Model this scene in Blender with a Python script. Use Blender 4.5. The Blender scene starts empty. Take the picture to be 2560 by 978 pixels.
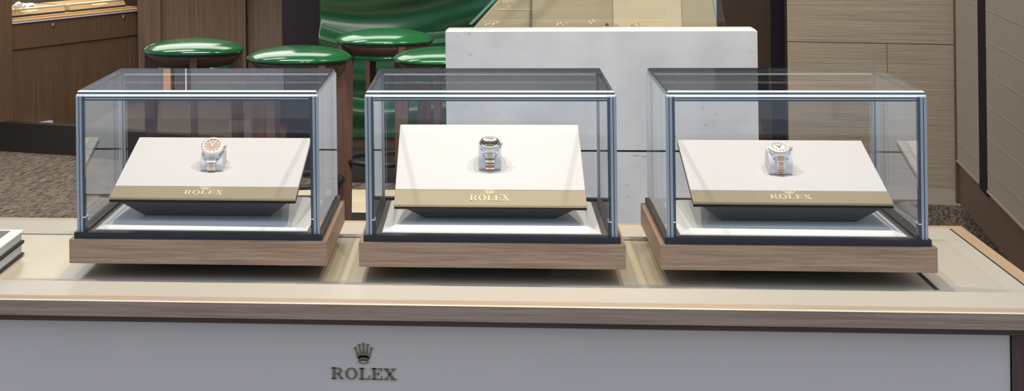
import bpy, bmesh, math, random
from mathutils import Vector, Matrix, Euler

random.seed(7)
S = bpy.context.scene
COL = S.collection
PI = math.pi

# ------------------------------------------------------------------ camera
cd = bpy.data.cameras.new('camera')
cam = bpy.data.objects.new('camera', cd)
COL.objects.link(cam)
YAW, ROLL, F = -0.1144, -0.0124, 4555.27
cd.sensor_fit = 'HORIZONTAL'
cd.sensor_width = 36.0
cd.lens = F / 2560.0 * 36.0
cd.shift_x = (1280 - 705.22) / 2560.0
cd.shift_y = (-293.16 - 489) / 2560.0
cd.clip_start, cd.clip_end = 0.05, 60
cam.matrix_world = (Matrix.Translation((0.0071, -2.6415, 0.6072))
                    @ Matrix.Rotation(-YAW, 4, 'Z') @ Matrix.Rotation(PI / 2, 4, 'X')
                    @ Matrix.Rotation(ROLL, 4, 'Z'))
S.camera = cam

# ------------------------------------------------------------------ light and exposure
S.view_settings.view_transform = 'Standard'
S.view_settings.look = 'None'
S.view_settings.gamma = 1.0
S.view_settings.exposure = 0.0
S.view_settings.use_curve_mapping = False
S.cycles.max_bounces = 10
S.cycles.diffuse_bounces = 4
S.cycles.glossy_bounces = 6
S.cycles.transparent_max_bounces = 48
S.cycles.transmission_bounces = 8
S.cycles.use_denoising = True
S.cycles.sample_clamp_indirect = 6.0

w = bpy.data.worlds.new('world')
S.world = w
w.use_nodes = True
WORLD_COL, WORLD_STR = (0.64, 0.77, 0.98), 0.88
w.node_tree.nodes['Background'].inputs[0].default_value = (*WORLD_COL, 1)
w.node_tree.nodes['Background'].inputs[1].default_value = WORLD_STR


def area(name, loc, target, size, power, col, size_y=None, spread=PI):
    l = bpy.data.lights.new(name, 'AREA')
    l.energy = power
    l.color = col
    l.shape = 'RECTANGLE'
    l.size = size
    l.size_y = size_y or size
    l.spread = spread
    o = bpy.data.objects.new(name, l)
    COL.objects.link(o)
    o.location = loc
    o.rotation_euler = (Vector(target) - Vector(loc)).to_track_quat('-Z', 'Y').to_euler()
    return o


def spot(name, loc, target, power, col, angle, radius=0.04, blend=0.35):
    l = bpy.data.lights.new(name, 'SPOT')
    l.energy = power
    l.color = col
    l.spot_size = math.radians(angle)
    l.spot_blend = blend
    l.shadow_soft_size = radius
    o = bpy.data.objects.new(name, l)
    COL.objects.link(o)
    o.location = loc
    o.rotation_euler = (Vector(target) - Vector(loc)).to_track_quat('-Z', 'Y').to_euler()
    return o


WARM = (1.0, 0.925, 0.80)
TABLE_P = 52
for x in (-0.90, -0.45, 0.0, 0.45, 0.90):
    spot('ceiling_and_fill_spot', (x, 0.34, 1.98), (x, 0.26, 0.0), TABLE_P * (0.62 if x == 0 else 1.0), WARM, 70, 0.02)
# unseen fill lights added to brighten the lounge walls and stool seats
area('lounge_fill_light', (-1.75, 6.9, 2.03), (-1.75, 6.9, -1.0), 3.3, 105, (1.0, 0.97, 0.92), 2.9)
area('lounge_fill_light', (-0.8, 3.6, 2.03), (-0.8, 6.4, -0.2), 1.6, 55, (1.0, 0.96, 0.90), 0.4)
area('lounge_fill_light', (1.2, 3.4, 2.03), (1.8, 6.0, -0.4), 0.9, 62, (1.0, 0.95, 0.86), 0.4)
area('lounge_fill_light', (-1.9, 4.6, 2.03), (-2.5, 8.2, -0.4), 1.4, 120, (1.0, 0.92, 0.80), 0.5)
for x in (-0.05, 0.75):  # unseen spots added to brighten the stone counter
    spot('ceiling_and_fill_spot', (x, 1.0, 1.98), (0.335 + 0.3 * (x - 0.35), 3.08, -0.15), 150, (1.0, 0.975, 0.935), 48, 0.12, 0.6)


# ------------------------------------------------------------------ materials
def nt(name):
    m = bpy.data.materials.new(name)
    m.use_nodes = True
    t = m.node_tree
    return m, t, t.nodes['Principled BSDF']


def plain(name, col, rough=0.5, metal=0.0, spec=0.5, bump=0.0, bscale=400, coat=0.0, var=0.0):
    m, t, b = nt(name)
    b.inputs['Base Color'].default_value = (*col, 1)
    b.inputs['Roughness'].default_value = rough
    b.inputs['Metallic'].default_value = metal
    b.inputs['Specular IOR Level'].default_value = spec
    b.inputs['Coat Weight'].default_value = coat
    if bump or var:
        tc = t.nodes.new('ShaderNodeTexCoord')
        n = t.nodes.new('ShaderNodeTexNoise')
        n.inputs['Scale'].default_value = bscale
        n.inputs['Detail'].default_value = 3
        t.links.new(tc.outputs['Object'], n.inputs['Vector'])
        if bump:
            bp = t.nodes.new('ShaderNodeBump')
            bp.inputs['Strength'].default_value = bump
            bp.inputs['Distance'].default_value = 0.001
            t.links.new(n.outputs['Fac'], bp.inputs['Height'])
            t.links.new(bp.outputs['Normal'], b.inputs['Normal'])
        if var:
            mx = t.nodes.new('ShaderNodeMix')
            mx.data_type = 'RGBA'
            mx.inputs[6].default_value = (*[c * (1 - var) for c in col], 1)
            mx.inputs[7].default_value = (*[min(1, c * (1 + var)) for c in col], 1)
            t.links.new(n.outputs['Fac'], mx.inputs[0])
            t.links.new(mx.outputs[2], b.inputs['Base Color'])
    return m


def wood(name, c1, c2, axis='X', rough=0.45, scale=1.0, fine=1.0, spec=0.4):
    """straight-grained veneer: noise stretched along one axis"""
    m, t, b = nt(name)
    tc = t.nodes.new('ShaderNodeTexCoord')
    mp = t.nodes.new('ShaderNodeMapping')
    k = {'X': (1.2, 60, 60), 'Y': (60, 1.2, 60), 'Z': (60, 60, 1.2)}[axis]
    mp.inputs['Scale'].default_value = tuple(v * scale for v in k)
    n = t.nodes.new('ShaderNodeTexNoise')
    n.inputs['Scale'].default_value = 3.0
    n.inputs['Detail'].default_value = 6
    n.inputs['Roughness'].default_value = 0.62
    n2 = t.nodes.new('ShaderNodeTexNoise')
    n2.inputs['Scale'].default_value = 14.0 * fine
    n2.inputs['Detail'].default_value = 3
    mth = t.nodes.new('ShaderNodeMath')
    mth.operation = 'MULTIPLY_ADD'
    mth.inputs[1].default_value = 0.45
    r = t.nodes.new('ShaderNodeValToRGB')
    r.color_ramp.elements[0].position = 0.46
    r.color_ramp.elements[0].color = (*c1, 1)
    r.color_ramp.elements[1].position = 0.94
    r.color_ramp.elements[1].color = (*c2, 1)
    L = t.links.new
    L(tc.outputs['Object'], mp.inputs['Vector'])
    L(mp.outputs['Vector'], n.inputs['Vector'])
    L(mp.outputs['Vector'], n2.inputs['Vector'])
    L(n2.outputs['Fac'], mth.inputs[0])
    L(n.outputs['Fac'], mth.inputs[2])
    L(mth.outputs[0], r.inputs['Fac'])
    L(r.outputs['Color'], b.inputs['Base Color'])
    bp = t.nodes.new('ShaderNodeBump')
    bp.inputs['Strength'].default_value = 0.12
    bp.inputs['Distance'].default_value = 0.0006
    L(n2.outputs['Fac'], bp.inputs['Height'])
    L(bp.outputs['Normal'], b.inputs['Normal'])
    b.inputs['Roughness'].default_value = rough
    b.inputs['Specular IOR Level'].default_value = spec
    return m


def glass(name, tint=(0.988, 0.992, 0.99), f0=0.024, rough=0.0, dust=0.0):
    """pane of clear glass: Schlick reflection over a straight-through transmission"""
    m = bpy.data.materials.new(name)
    m.use_nodes = True
    t = m.node_tree
    t.nodes.clear()
    L = t.links.new
    out = t.nodes.new('ShaderNodeOutputMaterial')
    g = t.nodes.new('ShaderNodeNewGeometry')
    dot = t.nodes.new('ShaderNodeVectorMath')
    dot.operation = 'DOT_PRODUCT'
    L(g.outputs['Normal'], dot.inputs[0])
    L(g.outputs['Incoming'], dot.inputs[1])
    ab = t.nodes.new('ShaderNodeMath'); ab.operation = 'ABSOLUTE'
    L(dot.outputs['Value'], ab.inputs[0])
    om = t.nodes.new('ShaderNodeMath'); om.operation = 'SUBTRACT'
    om.inputs[0].default_value = 1.0
    L(ab.outputs[0], om.inputs[1])
    pw = t.nodes.new('ShaderNodeMath'); pw.operation = 'POWER'
    pw.inputs[1].default_value = 5.0
    L(om.outputs[0], pw.inputs[0])
    fr = t.nodes.new('ShaderNodeMath'); fr.operation = 'MULTIPLY_ADD'
    fr.inputs[1].default_value = 1 - f0
    fr.inputs[2].default_value = f0
    L(pw.outputs[0], fr.inputs[0])
    tr = t.nodes.new('ShaderNodeBsdfTransparent')
    tr.inputs[0].default_value = (*tint, 1)
    gl = t.nodes.new('ShaderNodeBsdfGlossy')
    gl.inputs['Color'].default_value = (1, 1, 1, 1)
    gl.inputs['Roughness'].default_value = rough
    mx = t.nodes.new('ShaderNodeMixShader')
    L(fr.outputs[0], mx.inputs[0])
    L(tr.outputs[0], mx.inputs[1])
    L(gl.outputs[0], mx.inputs[2])
    last = mx
    if dust:
        tc = t.nodes.new('ShaderNodeTexCoord')
        vo = t.nodes.new('ShaderNodeTexVoronoi')
        vo.inputs['Scale'].default_value = 70
        vo.inputs['Randomness'].default_value = 1.0
        L(tc.outputs['Object'], vo.inputs['Vector'])
        lt = t.nodes.new('ShaderNodeMath'); lt.operation = 'LESS_THAN'
        lt.inputs[1].default_value = 0.045
        L(vo.outputs['Distance'], lt.inputs[0])
        ds = t.nodes.new('ShaderNodeMath'); ds.operation = 'MULTIPLY'
        ds.inputs[1].default_value = dust
        L(lt.outputs[0], ds.inputs[0])
        df = t.nodes.new('ShaderNodeBsdfDiffuse')
        df.inputs[0].default_value = (0.8, 0.8, 0.8, 1)
        m2 = t.nodes.new('ShaderNodeMixShader')
        L(ds.outputs[0], m2.inputs[0])
        L(mx.outputs[0], m2.inputs[1])
        L(df.outputs[0], m2.inputs[2])
        last = m2
    L(last.outputs[0], out.inputs[0])
    return m


def edge_glass(name, col, trans, tint):
    """thick polished glass edge: part see-through, part body colour, glossy"""
    m, t, b = nt(name)
    L = t.links.new
    b.inputs['Base Color'].default_value = (*col, 1)
    b.inputs['Roughness'].default_value = 0.08
    b.inputs['Specular IOR Level'].default_value = 0.6
    tr = t.nodes.new('ShaderNodeBsdfTransparent')
    tr.inputs[0].default_value = (*tint, 1)
    mx = t.nodes.new('ShaderNodeMixShader')
    mx.inputs[0].default_value = trans
    L(b.outputs[0], mx.inputs[1])
    L(tr.outputs[0], mx.inputs[2])
    L(mx.outputs[0], t.nodes['Material Output'].inputs[0])
    return m


def carpet(name, c1, c2):
    m, t, b = nt(name)
    L = t.links.new
    tc = t.nodes.new('ShaderNodeTexCoord')
    mp = t.nodes.new('ShaderNodeMapping')
    mp.vector_type = 'TEXTURE'
    mp.inputs['Rotation'].default_value = (0, 0, math.radians(76))
    mp.inputs['Scale'].default_value = (1 / 11, 1 / 80, 1)
    n = t.nodes.new('ShaderNodeTexNoise')
    n.inputs['Scale'].default_value = 1.6
    n.inputs['Detail'].default_value = 3
    n.inputs['Roughness'].default_value = 0.7
    r = t.nodes.new('ShaderNodeValToRGB')
    r.color_ramp.elements[0].position = 0.40
    r.color_ramp.elements[0].color = (*c1, 1)
    r.color_ramp.elements[1].position = 0.60
    r.color_ramp.elements[1].color = (*c2, 1)
    L(tc.outputs['Object'], mp.inputs['Vector'])
    L(mp.outputs['Vector'], n.inputs['Vector'])
    L(n.outputs['Fac'], r.inputs['Fac'])
    L(r.outputs['Color'], b.inputs['Base Color'])
    b.inputs['Roughness'].default_value = 0.95
    b.inputs['Specular IOR Level'].default_value = 0.1
    return m


def stone(name, c1, c2, speck):
    m, t, b = nt(name)
    L = t.links.new
    tc = t.nodes.new('ShaderNodeTexCoord')
    n = t.nodes.new('ShaderNodeTexNoise')
    n.inputs['Scale'].default_value = 5.0
    n.inputs['Detail'].default_value = 8
    r = t.nodes.new('ShaderNodeValToRGB')
    r.color_ramp.elements[0].position = 0.35
    r.color_ramp.elements[0].color = (*c1, 1)
    r.color_ramp.elements[1].position = 0.65
    r.color_ramp.elements[1].color = (*c2, 1)
    mp = t.nodes.new('ShaderNodeMapping')
    mp.inputs['Scale'].default_value = (16, 16, 30)
    mp.inputs['Rotation'].default_value = (0, 0.5, 0)
    n2 = t.nodes.new('ShaderNodeTexNoise')
    n2.inputs['Scale'].default_value = 1.0
    n2.inputs['Detail'].default_value = 6
    n2.inputs['Distortion'].default_value = 1.6
    r2 = t.nodes.new('ShaderNodeValToRGB')
    r2.color_ramp.elements[0].position = 0.27
    r2.color_ramp.elements[0].color = (*speck, 1)
    r2.color_ramp.elements[1].position = 0.33
    r2.color_ramp.elements[1].color = (1, 1, 1, 1)
    mx = t.nodes.new('ShaderNodeMix')
    mx.data_type = 'RGBA'
    mx.blend_type = 'MULTIPLY'
    mx.inputs[0].default_value = 0.6
    L(tc.outputs['Object'], n.inputs['Vector'])
    L(tc.outputs['Object'], mp.inputs['Vector'])
    L(mp.outputs['Vector'], n2.inputs['Vector'])
    L(n.outputs['Fac'], r.inputs['Fac'])
    L(n2.outputs['Fac'], r2.inputs['Fac'])
    L(r.outputs['Color'], mx.inputs[6])
    L(r2.outputs['Color'], mx.inputs[7])
    L(mx.outputs[2], b.inputs['Base Color'])
    b.inputs['Roughness'].default_value = 0.6
    b.inputs['Specular IOR Level'].default_value = 0.3
    return m


def ribbed(name, c1, c2, c3):
    """split-face travertine: close horizontal combing, slightly uneven, with pits"""
    m, t, b = nt(name)
    L = t.links.new
    tc = t.nodes.new('ShaderNodeTexCoord')
    mp = t.nodes.new('ShaderNodeMapping')
    mp.inputs['Scale'].default_value = (1.6, 1.6, 110)
    n = t.nodes.new('ShaderNodeTexNoise')
    n.inputs['Scale'].default_value = 1.0
    n.inputs['Detail'].default_value = 4
    n.inputs['Roughness'].default_value = 0.7
    wv = t.nodes.new('ShaderNodeTexWave')
    wv.wave_type = 'BANDS'
    wv.bands_direction = 'Z'
    wv.inputs['Scale'].default_value = 46
    wv.inputs['Distortion'].default_value = 1.2
    wv.inputs['Detail'].default_value = 2
    wv.inputs['Detail Scale'].default_value = 2
    ad = t.nodes.new('ShaderNodeMath'); ad.operation = 'MULTIPLY_ADD'
    ad.inputs[1].default_value = 0.35
    r = t.nodes.new('ShaderNodeValToRGB')
    e = r.color_ramp.elements
    e[0].position = 0.36; e[0].color = (*c1, 1)
    e[1].position = 0.95; e[1].color = (*c3, 1)
    x = e.new(0.58); x.color = (*c2, 1)
    L(tc.outputs['Object'], mp.inputs['Vector'])
    L(mp.outputs['Vector'], n.inputs['Vector'])
    L(tc.outputs['Object'], wv.inputs['Vector'])
    L(wv.outputs['Fac'], ad.inputs[0])
    L(n.outputs['Fac'], ad.inputs[2])
    L(ad.outputs[0], r.inputs['Fac'])
    L(r.outputs['Color'], b.inputs['Base Color'])
    bp = t.nodes.new('ShaderNodeBump')
    bp.inputs['Strength'].default_value = 0.5
    bp.inputs['Distance'].default_value = 0.003
    L(ad.outputs[0], bp.inputs['Height'])
    L(bp.outputs['Normal'], b.inputs['Normal'])
    b.inputs['Roughness'].default_value = 0.8
    return m


M = {}
M['walnut'] = wood('walnut_veneer', (0.240, 0.143, 0.084), (0.560, 0.380, 0.250), 'X', 0.42, 1.5)
M['walnut_rail'] = wood('walnut_rail', (0.310, 0.195, 0.130), (0.560, 0.390, 0.280), 'X', 0.5, 1.4)
M['oak'] = wood('oak_edge', (0.46, 0.32, 0.205), (0.58, 0.42, 0.28), 'X', 0.4)
M['arris'] = plain('pale_lipping_highlight', (0.88, 0.74, 0.50), 0.3)
M['oak_y'] = wood('oak_edge_side', (0.46, 0.31, 0.17), (0.60, 0.42, 0.25), 'Y', 0.4)
M['top'] = plain('cream_leather_top', (0.555, 0.495, 0.415), 0.45, bump=0.05, bscale=900, spec=0.35)
M['inlay'] = plain('cream_inlay', (0.620, 0.528, 0.370), 0.24, bump=0.04, bscale=900, spec=0.5)
M['gap'] = plain('dark_gap', (0.02, 0.018, 0.022), 0.6)
M['panel'] = plain('pale_lacquer_panel', (0.80, 0.70, 0.615), 0.5, var=0.03, bscale=6)
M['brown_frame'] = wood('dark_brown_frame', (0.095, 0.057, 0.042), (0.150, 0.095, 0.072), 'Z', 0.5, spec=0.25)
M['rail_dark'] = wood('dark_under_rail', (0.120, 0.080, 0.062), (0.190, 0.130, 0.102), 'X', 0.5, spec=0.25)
M['bronze'] = plain('bronze_letters', (0.34, 0.25, 0.155), 0.3, 0.45)
M['gold'] = plain('bright_gold_letters', (0.95, 0.84, 0.58), 0.30, 0.25)
M['black'] = plain('black_anodised', (0.034, 0.032, 0.036), 0.42)
M['tray'] = plain('brown_black_tray', (0.130, 0.110, 0.100), 0.2)
M['pad'] = plain('white_pad_leather', (0.83, 0.81, 0.78), 0.55, bump=0.05, bscale=1200, spec=0.3)
M['stand'] = plain('ivory_stand_leather', (0.665, 0.632, 0.622), 0.55, bump=0.05, bscale=1200, spec=0.3)
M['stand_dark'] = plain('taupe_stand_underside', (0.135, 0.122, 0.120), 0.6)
M['glass'] = glass('clear_case_glass')
M['lid'] = glass('clear_lid_glass', dust=0.5)
M['edge'] = edge_glass('blue_grey_glass_edge', (0.60, 0.63, 0.65), 0.25, (0.76, 0.83, 0.88))
M['edge_dark'] = edge_glass('dark_glass_edge', (0.13, 0.15, 0.17), 0.40, (0.45, 0.55, 0.65))
M['bevel'] = plain('polished_bevel', (0.86, 0.88, 0.86), 0.15, spec=0.8)
M['lidface'] = edge_glass('grey_lid_edge', (0.13, 0.14, 0.145), 0.25, (0.6, 0.7, 0.7))
M['band'] = plain('brushed_champagne_metal', (0.62, 0.525, 0.37), 0.36, 0.6)
M['brass'] = plain('pale_brass_edge', (0.95, 0.83, 0.55), 0.3, 0.8)
M['cuff'] = plain('lavender_grey_suede', (0.76, 0.73, 0.75), 0.8, spec=0.15)
M['steel'] = plain('polished_steel', (0.86, 0.82, 0.78), 0.16, 1.0)
M['rose'] = plain('rose_gold', (0.92, 0.60, 0.40), 0.18, 1.0)
M['ygold'] = plain('pale_yellow_gold', (0.95, 0.80, 0.55), 0.2, 1.0)
M['bezel'] = plain('pale_rose_gem_bezel', (0.97, 0.86, 0.74), 0.3, 0.55)
M['dial_choc'] = plain('rose_brown_dial', (0.40, 0.22, 0.13), 0.4, 0.0)
M['dial_dark'] = plain('chocolate_dial', (0.15, 0.085, 0.060), 0.55, 0.0, spec=0.15)
M['dial_silver'] = plain('silver_dial', (0.86, 0.83, 0.77), 0.4, 0.2)
M['bookwhite'] = plain('white_paper_block', (0.84, 0.84, 0.88), 0.7, var=0.05, bscale=60)
M['bookcover'] = plain('white_book_cover', (0.86, 0.84, 0.83), 0.35)
M['bookplate'] = plain('dark_brown_cover_plate', (0.075, 0.052, 0.052), 0.35)
M['bookblack'] = plain('black_board_cover', (0.030, 0.030, 0.038), 0.5)
M['greenleather'] = plain('emerald_leather', (0.012, 0.150, 0.042), 0.14, spec=1.0)
M['stoolwood'] = wood('stool_walnut', (0.135, 0.070, 0.050), (0.230, 0.130, 0.094), 'Z', 0.4, spec=0.25)
M['stone'] = stone('pale_grey_stone', (0.56, 0.565, 0.57), (0.68, 0.68, 0.68), (0.50, 0.50, 0.51))
M['stonetop'] = plain('white_stone_edge', (0.80, 0.78, 0.75), 0.35)
M['cabwood'] = wood('cabinet_walnut', (0.092, 0.056, 0.034), (0.150, 0.096, 0.062), 'Z', 0.5, 0.5, spec=0.2)
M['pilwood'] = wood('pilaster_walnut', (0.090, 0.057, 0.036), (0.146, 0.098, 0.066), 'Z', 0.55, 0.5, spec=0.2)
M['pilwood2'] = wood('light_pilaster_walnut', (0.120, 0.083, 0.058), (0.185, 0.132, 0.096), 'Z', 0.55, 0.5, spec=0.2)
M['plinth'] = plain('black_bronze_plinth', (0.022, 0.019, 0.018), 0.4)
M['platform'] = plain('dark_brown_platform', (0.085, 0.060, 0.048), 0.6, spec=0.2)
M['carpet'] = carpet('loop_carpet', (0.050, 0.040, 0.032), (0.215, 0.180, 0.145))
M['tile'] = stone('cream_floor_tile', (0.62, 0.54, 0.38), (0.70, 0.61, 0.45), (0.8, 0.75, 0.65))
M['rib'] = ribbed('combed_travertine', (0.165, 0.130, 0.092), (0.330, 0.270, 0.202), (0.450, 0.375, 0.285))
M['ribbase'] = plain('smooth_travertine', (0.42, 0.35, 0.27), 0.7, var=0.05, bscale=8)
M['joint'] = plain('stone_joint', (0.12, 0.09, 0.065), 0.8)
M['fabric'] = plain('taupe_fabric_panel', (0.310, 0.262, 0.215), 0.8, var=0.06, bscale=30)
M['fabline'] = plain('pale_quilt_seam', (0.340, 0.288, 0.238), 0.8)
M['cabbase'] = wood('brown_base_board', (0.090, 0.052, 0.036), (0.135, 0.085, 0.060), 'Z', 0.5, 0.5)
M['darkwall'] = plain('aubergine_wall', (0.020, 0.016, 0.021), 0.85, spec=0.1)
M['brownwall'] = plain('dark_brown_wall', (0.060, 0.042, 0.028), 0.7, spec=0.2, var=0.1, bscale=2)
M['lidstrip'] = plain('slate_mirrored_strip', (0.075, 0.082, 0.108), 0.8)
M['lidstrip_dark'] = plain('charcoal_mirrored_strip', (0.030, 0.034, 0.048), 0.8)
M['terracotta'] = plain('terracotta_post', (0.24, 0.135, 0.095), 0.6)
M['whitestrip'] = plain('white_strip', (0.40, 0.40, 0.52), 0.5)
M['ceiling'] = plain('grey_ceiling', (0.34, 0.34, 0.36), 0.9)
M['green'] = plain('emerald_wave_glass', (0.007, 0.056, 0.022), 0.28, spec=0.45)
M['tan'] = plain('tan_backboard', (0.46, 0.38, 0.25), 0.6, var=0.08, bscale=5)
M['tanlight'] = plain('light_tan_backboard', (0.64, 0.53, 0.37), 0.6)
M['tandark'] = plain('umber_post', (0.16, 0.12, 0.08), 0.6)
M['greypanel'] = plain('pale_grey_panel', (0.42, 0.45, 0.50), 0.5)
M['tealedge'] = plain('teal_glass_edge', (0.16, 0.30, 0.27), 0.15)
M['caseglass'] = glass('vitrine_glass', (0.97, 0.985, 0.98))
M['goldbar'] = wood('display_wood', (0.34, 0.22, 0.12), (0.48, 0.33, 0.19), 'Y', 0.4)
M['cream'] = plain('cream_card', (0.85, 0.80, 0.66), 0.6)
M['chromeline'] = plain('lilac_aluminium', (0.66, 0.62, 0.78), 0.3, 0.0)
M['orangeline'] = plain('honey_oak_edge', (0.72, 0.44, 0.18), 0.3)
M['interior'] = plain('dark_vitrine_lining', (0.060, 0.052, 0.050), 0.7)
M['silver'] = plain('silver_jewel', (0.85, 0.83, 0.72), 0.25, 0.3)


# ------------------------------------------------------------------ mesh helpers
def link(name, bm, mats, parent=None, loc=None, rot=None, smooth=False):
    me = bpy.data.meshes.new(name)
    bmesh.ops.recalc_face_normals(bm, faces=bm.faces[:])
    bm.to_mesh(me)
    bm.free()
    if not isinstance(mats, (list, tuple)):
        mats = [mats]
    for m in mats:
        me.materials.append(m)
    if smooth:
        for p in me.polygons:
            p.use_smooth = True
    o = bpy.data.objects.new(name, me)
    COL.objects.link(o)
    if parent:
        o.parent = parent
    if loc is not None:
        o.location = loc
    if rot is not None:
        o.rotation_euler = rot
    return o


def box(bm, x0, x1, y0, y1, z0, z1, bev=0.0, seg=2, mi=0):
    vs = [bm.verts.new(p) for p in ((x0, y0, z0), (x1, y0, z0), (x1, y1, z0), (x0, y1, z0),
                                    (x0, y0, z1), (x1, y0, z1), (x1, y1, z1), (x0, y1, z1))]
    fs = [bm.faces.new([vs[i] for i in f]) for f in
          ((0, 3, 2, 1), (4, 5, 6, 7), (0, 1, 5, 4), (1, 2, 6, 5), (2, 3, 7, 6), (3, 0, 4, 7))]
    for f in fs:
        f.material_index = mi
    if bev:
        es = list({e for f in fs for e in f.edges})
        bmesh.ops.bevel(bm, geom=es, offset=bev, segments=seg, affect='EDGES', profile=0.5)
    return bm


def hexa(bm, bot, top, mi=0):
    """prism between two polygons with the same number of corners"""
    n = len(bot)
    a = [bm.verts.new(p) for p in bot]
    b = [bm.verts.new(p) for p in top]
    fs = [bm.faces.new(a[::-1]), bm.faces.new(b)]
    for i in range(n):
        fs.append(bm.faces.new((a[i], a[(i + 1) % n], b[(i + 1) % n], b[i])))
    for f in fs:
        f.material_index = mi
    return fs


def prism_xz(bm, poly, y0, y1, mi=0):
    return hexa(bm, [(x, y0, z) for x, z in poly], [(x, y1, z) for x, z in poly], mi)


def prism_xy(bm, poly, z0, z1, mi=0):
    return hexa(bm, [(x, y, z0) for x, y in poly], [(x, y, z1) for x, y in poly], mi)


def lathe(bm, prof, seg=48, mi=0, ax=None):
    """prof: list of (r, z); closed with caps where r > 0"""
    rings = []
    for r, z in prof:
        if r < 1e-6:
            rings.append([bm.verts.new((0, 0, z))])
        else:
            rings.append([bm.verts.new((r * math.cos(2 * PI * i / seg), r * math.sin(2 * PI * i / seg), z)) for i in range(seg)])
    vs = [v for r in rings for v in r]
    for a, b in zip(rings, rings[1:]):
        for i in range(seg):
            j = (i + 1) % seg
            if len(a) == 1:
                f = bm.faces.new((a[0], b[j], b[i]))
            elif len(b) == 1:
                f = bm.faces.new((a[i], a[j], b[0]))
            else:
                f = bm.faces.new((a[i], a[j], b[j], b[i]))
            f.material_index = mi
    for r in (rings[0], rings[-1]):
        if len(r) > 1:
            bm.faces.new(r).material_index = mi
    if ax is not None:
        bmesh.ops.transform(bm, matrix=ax, verts=vs)
    return vs


def torus(bm, R, r, seg=40, ss=8, mat=None, mi=0):
    vs = []
    for i in range(seg):
        a = 2 * PI * i / seg
        for j in range(ss):
            b = 2 * PI * j / ss
            vs.append(bm.verts.new(((R + r * math.cos(b)) * math.cos(a), (R + r * math.cos(b)) * math.sin(a), r * math.sin(b))))
    for i in range(seg):
        for j in range(ss):
            f = bm.faces.new((vs[i * ss + j], vs[((i + 1) % seg) * ss + j],
                              vs[((i + 1) % seg) * ss + (j + 1) % ss], vs[i * ss + (j + 1) % ss]))
            f.material_index = mi
    if mat is not None:
        bmesh.ops.transform(bm, matrix=mat, verts=vs)
    return vs


def NB():
    return bmesh.new()


def thing(name, label, cat, loc=(0, 0, 0), rot=(0, 0, 0), group=None):
    o = bpy.data.objects.new(name, None)
    o.empty_display_size = 0.05
    COL.objects.link(o)
    o.location = loc
    o.rotation_euler = rot
    return tag(o, label, cat, group)


def tag(o, label, cat, group=None):
    o['label'] = label
    o['category'] = cat
    o['kind'] = 'thing'
    if group:
        o['group'] = group
    return o


def struct(name, bm, m, parent=None, smooth=False):
    o = link(name, bm, m, parent, smooth=smooth)
    if parent is None:
        o['kind'] = 'structure'
    return o


# ---- lettering: slab-serif capitals and a five-point crown drawn as solid pieces, unit = cap height
def glyph_polys():
    G = {}

    def ring(cx, cy, rx, ry, rx2, ry2, a0=0.0, a1=2 * PI, n=28):
        out = []
        for i in range(n):
            t0, t1 = a0 + (a1 - a0) * i / n, a0 + (a1 - a0) * (i + 1) / n
            out.append([(cx + rx2 * math.cos(t0), cy + ry2 * math.sin(t0)), (cx + rx * math.cos(t0), cy + ry * math.sin(t0)),
                        (cx + rx * math.cos(t1), cy + ry * math.sin(t1)), (cx + rx2 * math.cos(t1), cy + ry2 * math.sin(t1))])
        return out

    def rect(x0, x1, y0, y1):
        return [(x0, y0), (x1, y0), (x1, y1), (x0, y1)]
    s = 0.075
    G['R'] = ([rect(0.16, 0.42, 0, 1), rect(0, 0.56, 0, s), rect(0, 0.70, 1 - s, 1), rect(0.40, 0.70, 0.46, 0.46 + s)]
              + ring(0.68, 0.73, 0.36, 0.27, 0.12, 0.195, -PI / 2, PI / 2, 14)
              + [[(0.56, 0.50), (0.80, 0.50), (1.12, 0.06), (0.88, 0.06)], rect(0.84, 1.22, 0, s)], 1.22)
    G['O'] = (ring(0.58, 0.5, 0.58, 0.52, 0.33, 0.44), 1.16)
    G['L'] = ([rect(0.16, 0.42, 0, 1), rect(0, 0.58, 1 - s, 1), rect(0, 1.0, 0, s), [(0.92, 0), (1.02, 0), (1.02, 0.36), (0.95, 0.36)]], 1.02)
    G['E'] = ([rect(0.16, 0.42, 0, 1), rect(0, 1.0, 0, s), rect(0, 1.0, 1 - s, 1), rect(0.40, 0.72, 0.48, 0.48 + s),
               rect(0.68, 0.76, 0.36, 0.68), [(0.92, 0), (1.04, 0), (1.04, 0.34), (0.98, 0.34)],
               [(0.94, 0.72), (1.0, 0.72), (1.02, 1.0), (0.92, 1.0)]], 1.04)
    G['X'] = ([[(0.78, 0.04), (1.10, 0.04), (0.40, 0.96), (0.08, 0.96)], [(0.12, 0.04), (0.24, 0.04), (1.06, 0.96), (0.94, 0.96)],
               rect(0, 0.46, 0, s), rect(0.66, 1.24, 0, s), rect(0, 0.56, 1 - s, 1), rect(0.72, 1.18, 1 - s, 1)], 1.24)
    return G


GL = glyph_polys()


def word_mesh(text, width, height, depth, flip=1):
    """letters in the XZ plane, front towards -Y, centred on x, baseline z = 0"""
    gap = 0.14
    tot = sum(GL[c][1] for c in text) + gap * (len(text) - 1)
    sx, sz = width / tot, height
    bm = NB()
    x = -tot / 2
    for c in text:
        for poly in GL[c][0]:
            prism_xz(bm, [((x + px) * sx, pz * sz * flip) for px, pz in poly], -depth, 0.0)
        x += GL[c][1] + gap
    return bm


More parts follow.
